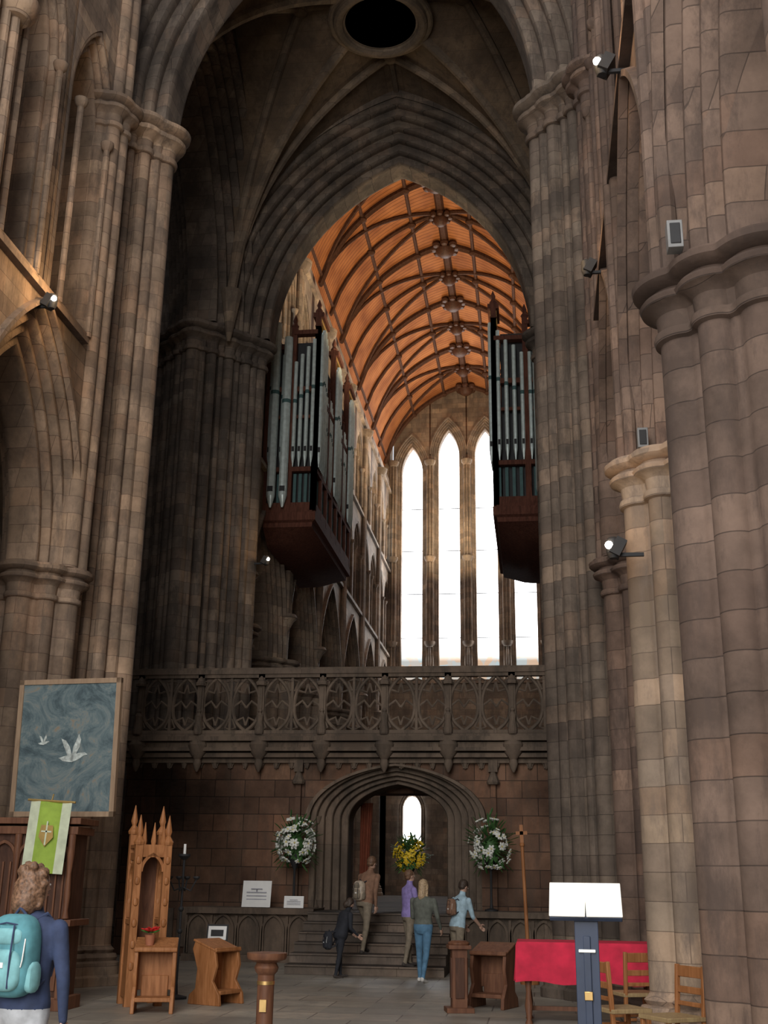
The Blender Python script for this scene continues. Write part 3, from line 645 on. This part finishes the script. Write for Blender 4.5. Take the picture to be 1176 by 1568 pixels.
n=60; vs=[];fs=[]; per=[]
for k in range(n):
    t=k/n*4; s_=int(t); q=t-s_
    P=[(-1,-1),(1,-1),(1,1),(-1,1),(-1,-1)]; x=P[s_][0]*(1-q)+P[s_+1][0]*q; y=P[s_][1]*(1-q)+P[s_+1][1]*q; per.append((x,y))
for k,(x,y) in enumerate(per):
    wv_=.02*math.sin(k*1.7)+.012*math.sin(k*3.1)
    vs+=[(cx+x*(W/2+.01),cy+y*(D/2+.01),HT+.012),(cx+x*(W/2+.025),cy+y*(D/2+.025),HT-.03),(cx+x*(W/2+.035+wv_),cy+y*(D/2+.035+wv_),HT-.45+.02*math.sin(k*.9))]
for k in range(n):
    j=(k+1)%n; fs+=[(3*k,3*k+1,3*j+1,3*j),(3*k+1,3*k+2,3*j+2,3*j+1)]
fs.append(tuple(3*k for k in range(n))); mb.add(vs,fs,1)
mb.make('table_with_red_cloth',[W_MID,RED])
RUSH=wood('rush_seat',(.3,.2,.1),(.45,.33,.17),10)
def chair(x,y,rz):
    mb=MB()
    for sx in(-1,1):
        mb.box((sx*.2,-.19,.22),(.04,.04,.44)); mb.box((sx*.2,.2,.45),(.04,.04,.9),0,0,math.radians(-4))
        mb.box((sx*.2,0,.15),(.025,.36,.025)); mb.box((sx*.2,0,.3),(.025,.36,.025))
    mb.box((0,0,.45),(.46,.44,.04),1); mb.box((0,-.19,.2),(.36,.025,.03)); mb.box((0,.2,.2),(.36,.025,.03))
    for z,h in((.84,.1),(.68,.06),(.56,.04)): mb.box((0,.2+(z-.45)*.07,z),(.38,.025,h))
    xform(mb,T(x,y,rz)); mb.make('wooden_chair',[W_OAK,RUSH],bevel=.006)
chair(4.17,12.4,math.radians(115)); chair(4.6,11.75,math.radians(-60)); chair(4.45,14.2,math.radians(200))
NAVY=plain('navy_paint',(.03,.045,.085),.45)
mb=MB(); mb.box((0,0,.03),(.5,.4,.06)); mb.box((0,0,.75),(.17,.05,1.4)); mb.box((0,-.03,.9),(.05,.03,.7),0); mb.box((0,0,1.41),(.52,.16,.03),0,0,math.radians(35))
mb.box((-.13,-.06,1.5),(.26,.02,.24),1,math.radians(-8),math.radians(-15)); mb.box((.13,-.06,1.5),(.26,.02,.24),1,math.radians(8),math.radians(-15))
mb.box((0,-.04,1.15),(.12,.02,.02),1); mb.box((0,-.05,.85),(.06,.01,.06),3)
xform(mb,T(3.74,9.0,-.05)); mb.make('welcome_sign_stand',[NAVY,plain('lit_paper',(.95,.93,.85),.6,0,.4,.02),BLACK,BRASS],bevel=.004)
mb=MB(); mb.lathe([(.14,0),(.14,.02),(.02,.04),(.015,.7)],(0,0,0),16); mb.box((0,0,.8),(.34,.02,.26),0,0,math.radians(-15)); mb.box((0,-.015,.8),(.29,.01,.21),1,0,math.radians(-15)); mb.box((0,-.024,.8),(.2,.004,.1),0,0,math.radians(-15))
xform(mb,T(-1.7,19,.1)); mb.make('framed_notice_stand',[BLACK,WHITE])
for x,y,w_,h_ in((-2.55,25.2,.62,.54),(-1.72,25.1,.42,.24)):
    mb=MB(); mb.box((0,0,h_/2),(w_,.015,h_),0,0,math.radians(-10)); mb.box((0,.06,h_*.35),(.03,.12,h_*.7),1)
    for q in range(4): mb.box((0,-.026,h_*(.3+.13*q)),(w_*(.7 if q!=3 else .4),.004,h_*.035),1,0,math.radians(-10))
    xform(mb,Matrix.Translation((x,y,1.065))); mb.make('information_card',[WHITE,plain('grey_print',(.35,.35,.4))])
mb=MB(); mb.lathe([(.16,0),(.16,.05),(.05,.09),(.03,.2)],(0,0,0),16); mb.tube([(0,0,.1),(0,0,2.3)],[.035,.028],10); mb.box((0,0,2.42),(.06,.03,.36)); mb.box((0,0,2.46),(.2,.03,.06)); mb.ball((0,0,2.26),.045)
xform(mb,T(3.22,21)@Matrix.Rotation(math.radians(-2),4,'Y')); mb.make('processional_cross',[W_OAK])
def flowers(name,x,y,z,R,pet,n=130,zp=None,kv=1.0):
    mb=MB()
    mb.lathe([(.14,0),(.14,.03),(.04,.06),(.025,.15),(.025,z-zp-R-.12),(.06,z-zp-R-.05),(.13,z-zp-R*.75),(.15,z-zp-R*.5),(.13,z-zp-R*.5)],(0,0,zp),16,2)
    rnd=random.Random(int(x*100))
    for k in range(190):
        a=rnd.uniform(0,2*PI); t=math.acos(rnd.uniform(-.9,1)); rr=R*rnd.uniform(.5,1.35)
        d=Vector((math.sin(t)*math.cos(a),math.sin(t)*math.sin(a)*.8,math.cos(t)*1.05*kv)); M_=d.to_track_quat('X','Z').to_matrix()@Matrix.Rotation(rnd.uniform(-.6,.6),3,'Z')
        mb.ball(d*rr+Vector((0,0,z)),(.11,.028,.008),1,6,4,M_)
    mb.ball((0,0,z-.05),(R*.45,R*.4,R*.5*kv),1,12,8)
    for k in range(n):
        a=rnd.uniform(0,2*PI); t=math.acos(rnd.uniform(-.8,1)); rr=R*rnd.uniform(.65,1.15)
        d=Vector((math.sin(t)*math.cos(a),math.sin(t)*math.sin(a)*.8,math.cos(t)*1.1*kv)); c_=d*rr+Vector((0,0,z)); Q=d.to_track_quat('Z','Y').to_matrix(); s_=rnd.uniform(.06,.105)
        for q in range(6):
            aa=q*2*PI/6; mb.ball(c_+Q@Vector((s_*.6*math.cos(aa),s_*.6*math.sin(aa),0)),(s_*.5,s_*.32,s_*.2),0,6,4,Q@Matrix.Rotation(aa,3,'Z'))
        mb.ball(c_+Q@Vector((0,0,.01)),s_*.2,3,6,4)
    xform(mb,Matrix.Translation((x,y,0))); mb.make(name,[pet,LEAF,BLACK,YC])
LEAF=plain('leaf_dark',(.045,.12,.03),.6,0,0,.4); YC=plain('flower_centre',(.7,.6,.2)); WP=plain('petal_white',(.85,.86,.8),.6,0,0,.05); YP=plain('petal_yellow',(.85,.6,.03),.6)
flowers('white_flower_arrangement',-1.8,25.45,2.38,.43,WP,75,1.06,1.15)
flowers('white_flower_arrangement',2.42,25.45,2.38,.41,WP,75,1.06,1.2)
flowers('yellow_flower_arrangement',.52,27.2,2.2,.34,YP,75,1.01)
mb=MB(); n=14; vs=[]
for k in range(n+1):
    t=k/n; vs+=[(-.75+.3*t,27.9+.05*math.sin(k*1.8),3.4),(-.75+.18*t,27.9+.05*math.sin(k*1.8),1.02)]
mb.add(vs,[(2*k,2*k+1,2*k+3,2*k+2) for k in range(n)]); mb.make('doorway_curtain',plain('curtain_red',(.28,.08,.04),.85))
for sx in(-1,1):
    mb=MB()
    for k in range(8):
        y=33+k*1.0; mb.box((sx*3.4,y,1.6),(.7,.06,1.2)); mb.box((sx*3.75,y+.5,2.1),(.08,.95,2.2)); mb.box((sx*3.4,y+.5,1.45),(.6,.9,.06)); mb.lathe([(.06,0),(.03,.1),(.05,.2),(.01,.35)],(sx*3.2,y,2.2),8); mb.box((sx*3.5,y+.5,3.2),(.5,.95,.08))
    mb.make('choir_stall',W_MID)
# ------------------------------------------------------------------ people
SKIN=plain('skin',(.55,.34,.25),.55,0,0,.06); EYE=plain('eye_dark',(.03,.02,.02),.3); LIP=plain('lip',(.45,.18,.15),.5)
def cloth(name,c): return plain(name,c,.85,0,0,.22,14)
def remesh(me,vox,sm=3,disp=0,dsc=.03):
    ob=bpy.data.objects.new('tmp',me); S.collection.objects.link(ob)
    r=ob.modifiers.new('r','REMESH'); r.mode='VOXEL'; r.voxel_size=vox; r.use_smooth_shade=True
    s_=ob.modifiers.new('s','SMOOTH'); s_.iterations=sm; s_.factor=.5
    if disp:
        tx=bpy.data.textures.new('hairtex','CLOUDS'); tx.noise_scale=dsc; d=ob.modifiers.new('d','DISPLACE'); d.texture=tx; d.strength=disp; d.mid_level=.5
    dg=bpy.context.evaluated_depsgraph_get(); dg.update(); out=bpy.data.meshes.new_from_object(ob.evaluated_get(dg)); bpy.data.objects.remove(ob); return out
def person(name,loc,rz,H,top,leg,shoe,hairm,lean=0,legs=((.1,.05),(-.1,.1)),arms=((.1,.15,.3),(.1,.15,.3)),hem=.5,sleeve=1.0,hair='short',turn=0,nod=0,bulk=1.0,twist=0):
    e=empty(name,loc,rz); prims=[]; B=MB()
    up=Matrix.Rotation(-lean,3,'X')@Matrix.Rotation(twist,3,'Z'); pel=Vector((0,0,.51*H))
    U=lambda p:pel+up@(Vector(p)-pel)
    zs=[]; LG=[]
    for s_,(a,bn) in zip((-1,1),legs):
        hip=Vector((s_*.052*H,0,.50*H)); kn=hip+.245*H*Vector((s_*.03,math.sin(a),-math.cos(a))); an=kn+.235*H*Vector((0,math.sin(a-bn),-math.cos(a-bn))); LG.append((hip,kn,an,a-bn)); zs.append(an.z)
    dz=.043*H-min(zs)
    rings=[(.455,.07,.055),(.49,.09,.068),(.53,.095,.07),(.60,.084,.06),(.68,.092,.064),(.75,.105,.067),(.79,.108,.06),(.815,.085,.05),(.835,.05,.042),(.855,.034,.036),(.89,.031,.034)]
    n=20; vs=[];fs=[]
    for z,rx,ry in rings:
        k_=bulk if z<.82 else 1
        for q in range(n):
            t=2*PI*q/n; vs.append(U((rx*H*k_*math.cos(t),ry*H*k_*math.sin(t)+(.0 if z<.84 else .006*H),z*H)))
    for i in range(len(rings)-1):
        for q in range(n): a_=i*n+q;b_=i*n+(q+1)%n; fs.append((a_,b_,b_+n,a_+n))
    fs.append(tuple(range(n))[::-1]); fs.append(tuple(range(len(vs)-n,len(vs)))); B.add(vs,fs)
    prims.append((U((0,0,.5*H)),U((0,0,.80*H)),.085*H*bulk,.085*H*bulk,'trunk'))
    prims.append((U((0,0,.84*H)),U((0,.006*H,.88*H)),.034*H,.034*H,'skin'))
    for (hip,kn,an,fa) in LG:
        B.cap(hip,kn,.052*H*(.5+.5*bulk),.034*H); B.cap(kn,an,.036*H,.022*H); m_=kn.lerp(an,.3)+Vector((0,-.008*H,0)); B.ball(m_,.031*H)
        prims.append((hip,kn,.055*H,.036*H,'leg')); prims.append((kn,an,.037*H,.025*H,'leg'))
        f=Vector((0,math.cos(max(-.6,min(.6,fa))),math.sin(max(-.6,min(.6,fa))))); heel=an+Vector((0,-.018*H,-.022*H)); toe=an+f*.1*H+Vector((0,0,-.026*H))
        B.cap(heel,toe,.021*H,.017*H); B.cap(an,heel,.024*H,.022*H); prims.append((heel,toe,.024*H,.02*H,'shoe'))
    hands=[]
    for s_,(fw,ou,bn) in zip((-1,1),arms):
        sh=U((s_*.108*H*bulk,0,.785*H)); ud=up@Vector((s_*math.sin(ou),math.sin(fw)*math.cos(ou),-math.cos(fw)*math.cos(ou))); el=sh+.17*H*ud
        fd=up@Vector((-s_*.15*min(1,bn),math.sin(fw+bn),-math.cos(fw+bn))).normalized(); wr=el+.145*H*fd
        B.cap(sh,el,.033*H*(.5+.5*bulk),.025*H); B.cap(el,wr,.025*H,.0165*H); B.ball(sh,.036*H)
        prims.append((sh,el,.036*H,.027*H,'top'))
        if sleeve>=1: prims.append((el,wr,.027*H,.019*H,'top'))
        else: prims.append((el.lerp(sh,.15),wr,.027*H,.019*H,'skin'))
        hands.append((wr,fd,s_))
    hc=Vector((0,.012*H,.935*H)); HR=Matrix.Rotation(turn,3,'Z')@Matrix.Rotation(-nod,3,'X')
    Hd=lambda p:U(hc+HR@Vector((p[0]*H,p[1]*H,p[2]*H)))
    up3=up@HR
    B.ball(Hd((0,-.004,.008)),(.043*H,.054*H,.058*H),0,16,12,up3); B.ball(Hd((0,.014,-.03)),(.031*H,.036*H,.034*H),0,14,10,up3)
    B.cap(Hd((0,.05,.004)),Hd((0,.06,-.014)),.006*H,.009*H,8)
    for s_ in(-1,1): B.ball(Hd((s_*.044,-.004,-.004)),(.006*H,.012*H,.018*H),0,8,6,up3)
    prims.append((Hd((0,0,-.03)),Hd((0,0,.02)),.05*H,.05*H,'skin'))
    me=remesh(B.raw(),.0125,4)
    for m_ in(top,leg,shoe,SKIN): me.materials.append(m_)
    idx={'top':0,'leg':1,'shoe':2,'skin':3}; ax=(up@Vector((0,0,1)))
    for p in me.polygons:
        c_=p.center; best=1e9;bt='top'
        for a_,b_,ra,rb,t in prims:
            ab=b_-a_; tt=max(0,min(1,(c_-a_).dot(ab)/max(ab.length_squared,1e-9))); d=(c_-(a_+ab*tt)).length-(ra+(rb-ra)*tt)
            if d<best: best=d;bt=t
        hh=(c_-pel).dot(ax)+.51*H
        if bt=='trunk': bt='top' if hh>hem*H else 'leg'
        elif bt=='leg' and hh>hem*H: bt='top'
        p.material_index=idx[bt]
    me.shade_smooth()
    def put(me_,nm): o=bpy.data.objects.new(nm,me_); S.collection.objects.link(o); o.parent=e; o.location=(0,0,dz); return o
    put(me,'body')
    hb=MB()
    for wr,fd,s_ in hands:
        sd=Vector((0,1,0)) if abs(fd.z)>.7 else Vector((0,0,1))
        sd=(sd-fd*sd.dot(fd)).normalized(); nn=fd.cross(sd)*(-s_ if abs(fd.z)>.7 else 1)
        pc=wr+fd*.028*H; Mx=Matrix((sd,nn,fd)).transposed(); hb.ball(pc,(.024*H,.0095*H,.031*H),0,12,8,Mx)
        for q,(o_,ln) in enumerate(((-.017,.036),(-.006,.043),(.006,.04),(.016,.031))):
            p0=wr+fd*.05*H+sd*o_*H*.95; p1=p0+(fd*.9+nn*.25)*ln*H*.45; p2=p1+(fd*.7+nn*.6)*ln*H*.33; p3=p2+(fd*.4+nn*.8)*ln*H*.25
            hb.tube([p0,p1,p2,p3],[.0052*H,.005*H,.0045*H,.0035*H],8); hb.ball(p3,.0036*H,0,8,4)
        t0=wr+fd*.016*H+sd*.018*H; t1=t0+(fd*.5+sd*.7+nn*.2).normalized()*.022*H; t2=t1+(fd*.9+sd*.25+nn*.3).normalized()*.02*H
        hb.tube([t0,t1,t2],[.008*H,.006*H,.0045*H],8); hb.ball(t2,.0046*H,0,8,4)
    o=hb.make('hands',SKIN,parent=e); o.location=(0,0,dz)
    fc=MB()
    for s_ in(-1,1):
        fc.ball(Hd((s_*.017,.045,.002)),(.007*H,.004*H,.004*H),2,8,6,up3); fc.ball(Hd((s_*.017,.0478,.002)),(.003*H,.002*H,.003*H),0,8,6,up3); fc.tube([Hd((s_*.009,.049,.013)),Hd((s_*.026,.043,.013))],.002*H,6,3)
    fc.tube([Hd((-.014,.047,-.035)),Hd((0,.051,-.034)),Hd((.014,.047,-.035))],.003*H,6,1)
    o=fc.make('face',[EYE,LIP,WHITE,hairm],parent=e); o.location=(0,0,dz)
    hr=MB(); hr.ball(Hd((0,-.016,.018)),(.051*H,.056*H,.058*H),0,18,12,up3)
    if hair=='short': hr.ball(Hd((0,-.03,-.012)),(.044*H,.035*H,.035*H),0,14,10,up3)
    if hair in('long','curly','bob'):
        ln={'long':.17,'curly':.1,'bob':.06}[hair]; w_={'long':.05,'curly':.062,'bob':.055}[hair]
        hr.cap(Hd((0,-.028,0)),Hd((0,-.045,-ln*.6)),w_*H*.9,w_*H*.85,14); hr.cap(Hd((0,-.04,-ln*.5)),Hd((0,-.05,-ln)),w_*H*.8,w_*H*.5,14)
        for s_ in(-1,1): hr.cap(Hd((s_*.04,-.01,.01)),Hd((s_*.045,-.02,-ln*.7)),.02*H,.016*H,10)
        if hair=='curly':
            rd=random.Random(3)
            for k in range(60):
                a=rd.uniform(0,2*PI); zz=rd.uniform(-.1,.07); rr=.052*math.sqrt(max(.15,1-(zz/.1)**2))
                if math.sin(a)>.35 and zz<.045: continue
                hr.ball(Hd((rr*math.cos(a),-.018+rr*math.sin(a)*1.05,zz)),.016*H,0,8,6)
    hm=remesh(hr.raw(),.009,1,.016,.014); hm.materials.clear(); hm.materials.append(hairm); hm.shade_smooth(); put(hm,'hair')
    return e,dz
H_BR=plain('hair_brown',(.15,.08,.045),.6,0,0,.6,60); H_BL=plain('hair_blonde',(.42,.3,.18),.6,0,0,.4,60); H_DK=plain('hair_dark',(.05,.032,.022),.6,0,0,.4,60)
navy=cloth('navy_cloth',(.03,.045,.10)); grey=cloth('pale_grey_cloth',(.42,.44,.47)); jean=cloth('jeans_blue',(.09,.2,.32)); khaki=cloth('khaki_cloth',(.22,.18,.13)); brown=cloth('brown_cloth',(.22,.12,.075)); purple=cloth('purple_cloth',(.28,.22,.5)); olive=cloth('olive_cloth',(.12,.13,.11)); lblue=cloth('light_blue_cloth',(.38,.53,.62)); blk=cloth('black_cloth',(.02,.022,.03)); shoe=cloth('shoe_dark',(.05,.04,.035)); shoew=cloth('shoe_pale',(.6,.58,.55)); tan=cloth('tan_cloth',(.42,.34,.26))
WX,WY=.39,6.95
person('woman_with_rucksack',(WX,WY,0),math.radians(-12),1.63,navy,grey,shoe,H_BR,arms=((.15,.2,.25),(.0,.22,.2)),hair='curly',hem=.515,bulk=1.12,legs=((.12,.1),(-.12,.12)),turn=-.25)
def rucksack(name,loc,rz,k,m1,m2,m3):
    mb=MB(); mb.ball((0,-.13,.0),(.16,.1,.24),0,28,18,None,.6); mb.ball((0,-.21,-.08),(.12,.05,.12),1,20,12,None,.6); mb.ball((0,-.205,.11),(.11,.035,.05),1,20,10,None,.6)
    for s_ in(-1,1):
        mb.ball((s_*.15,-.13,-.12),(.035,.06,.09),1,12,8,None,.7)
        mb.tube([(s_*.08,-.05,.2),(s_*.1,.03,.235),(s_*.115,.11,.17),(s_*.13,.12,.02),(s_*.14,.06,-.12),(s_*.14,-.06,-.17)],.016,8,2)
        mb.tube([(s_*.06,-.235,.18),(s_*.07,-.265,.0),(s_*.06,-.25,-.18)],.006,6,2)
    mb.tube([(-.04,-.1,.235),(0,-.11,.275),(.04,-.1,.235)],.009,8,2); mb.tube([(-.12,-.19,.17),(0,-.235,.19),(.12,-.19,.17)],.005,6,2); mb.box((.0,-.262,-.05),(.05,.006,.03),3)
    mb.tube([(.13,-.21,.1),(.135,-.23,-.02),(.12,-.22,-.06)],.004,6,3)
    M_=Matrix.Translation(loc)@Matrix.Rotation(rz,4,'Z')@Matrix.Scale(k,4); xform(mb,M_); mb.make(name,[m1,m2,m3,WHITE])
TQ=cloth('rucksack_teal',(.08,.24,.28)); TQ2=cloth('rucksack_teal_pale',(.18,.4,.43)); rucksack('rucksack',(WX,WY-.02,1.17),math.radians(-12),.95,TQ,TQ2,navy)
person('man_climbing_steps',(.16,22.5,.34),math.radians(-35),1.72,brown,khaki,shoe,H_BR,lean=.25,legs=((.5,.75),(-.12,.1)),arms=((.4,.15,.9),(-.1,.15,.5)),bulk=1.15)
rucksack('rucksack',(.13,22.47,1.45),math.radians(-35),.75,tan,khaki,blk)
person('man_in_purple_shirt',(1.05,22.05,.17),math.radians(-60),1.62,purple,khaki,shoe,H_BR,arms=((.3,.1,1.0),(.2,.1,.8)),sleeve=.5,bulk=1.2)
person('woman_in_jeans',(1.42,20.9,0),math.radians(-25),1.62,olive,jean,shoew,H_BL,hair='long',arms=((.2,.15,1.2),(.15,.2,.5)),hem=.55,legs=((.1,.05),(-.16,.12)),bulk=1.18)
person('visitor_in_blue_shirt',(1.95,21.7,0),math.radians(-45),1.64,lblue,khaki,shoe,H_DK,lean=.22,arms=((.5,.1,.5),(.5,.1,.6)),sleeve=.5,nod=.2,legs=((.1,.1),(-.08,.12)),bulk=1.1)
rucksack('rucksack',(1.91,21.66,1.2),math.radians(-45),.6,brown,brown,blk)
person('person_in_black_coat',(-.1,21.35,0),math.radians(-60),1.32,blk,blk,shoe,H_DK,lean=.3,arms=((.5,.15,.8),(.3,.15,.9)),hem=.35,bulk=1.4,nod=.2,hair='bob')
rucksack('shoulder_bag',(-.22,21.28,.62),math.radians(-60),.65,blk,blk,blk)
# ------------------------------------------------------------------ camera, light, world
def area(name,loc,rot,size,en,col=(1,1,1),sy=None):
    l=bpy.data.lights.new(name,'AREA'); l.energy=en; l.size=size; l.color=col
    if sy: l.shape='RECTANGLE'; l.size_y=sy
    o=bpy.data.objects.new(name,l); S.collection.objects.link(o); o.location=loc; o.rotation_euler=rot; return o
for y in(34,42,50,58): area('choir_uplight',(0,y,17.5),(PI,0,0),3,480,(1,.78,.5))
area('daylight_west',(0,-6,13),(math.radians(72),0,0),9,2300,(1,.97,.93),10)
area('fill_west_low',(0,-4,4.5),(math.radians(88),0,0),7,750,(1,.97,.92),4)  # unseen fill, added to brighten the screen, steps and lower stonework
area('daylight_east',(0,60.5,18),(math.radians(-80),0,0),7,1200,(.9,.95,1),14)
w=bpy.data.worlds.new('World'); S.world=w; w.use_nodes=True; w.node_tree.nodes['Background'].inputs[0].default_value=(.95,.96,1,1); w.node_tree.nodes['Background'].inputs[1].default_value=.85
cd=bpy.data.cameras.new('camera'); cam=bpy.data.objects.new('camera',cd); S.collection.objects.link(cam); S.camera=cam
cd.sensor_fit='VERTICAL'; cd.sensor_height=24; cd.lens=24*2150/1920; cd.clip_end=300
yw,pt,rl=math.radians(7.53),math.radians(17.91),math.radians(.8)
f=Vector((-math.sin(yw)*math.cos(pt),math.cos(yw)*math.cos(pt),math.sin(pt))); r=f.cross(Vector((0,0,1))).normalized(); u=r.cross(f)
r2=r*math.cos(rl)+u*math.sin(rl); u2=-r*math.sin(rl)+u*math.cos(rl)
M=Matrix((r2,u2,-f)).transposed().to_4x4(); M.translation=Vector((3.4,0,1.6)); cam.matrix_world=M
S.view_settings.view_transform='Standard'
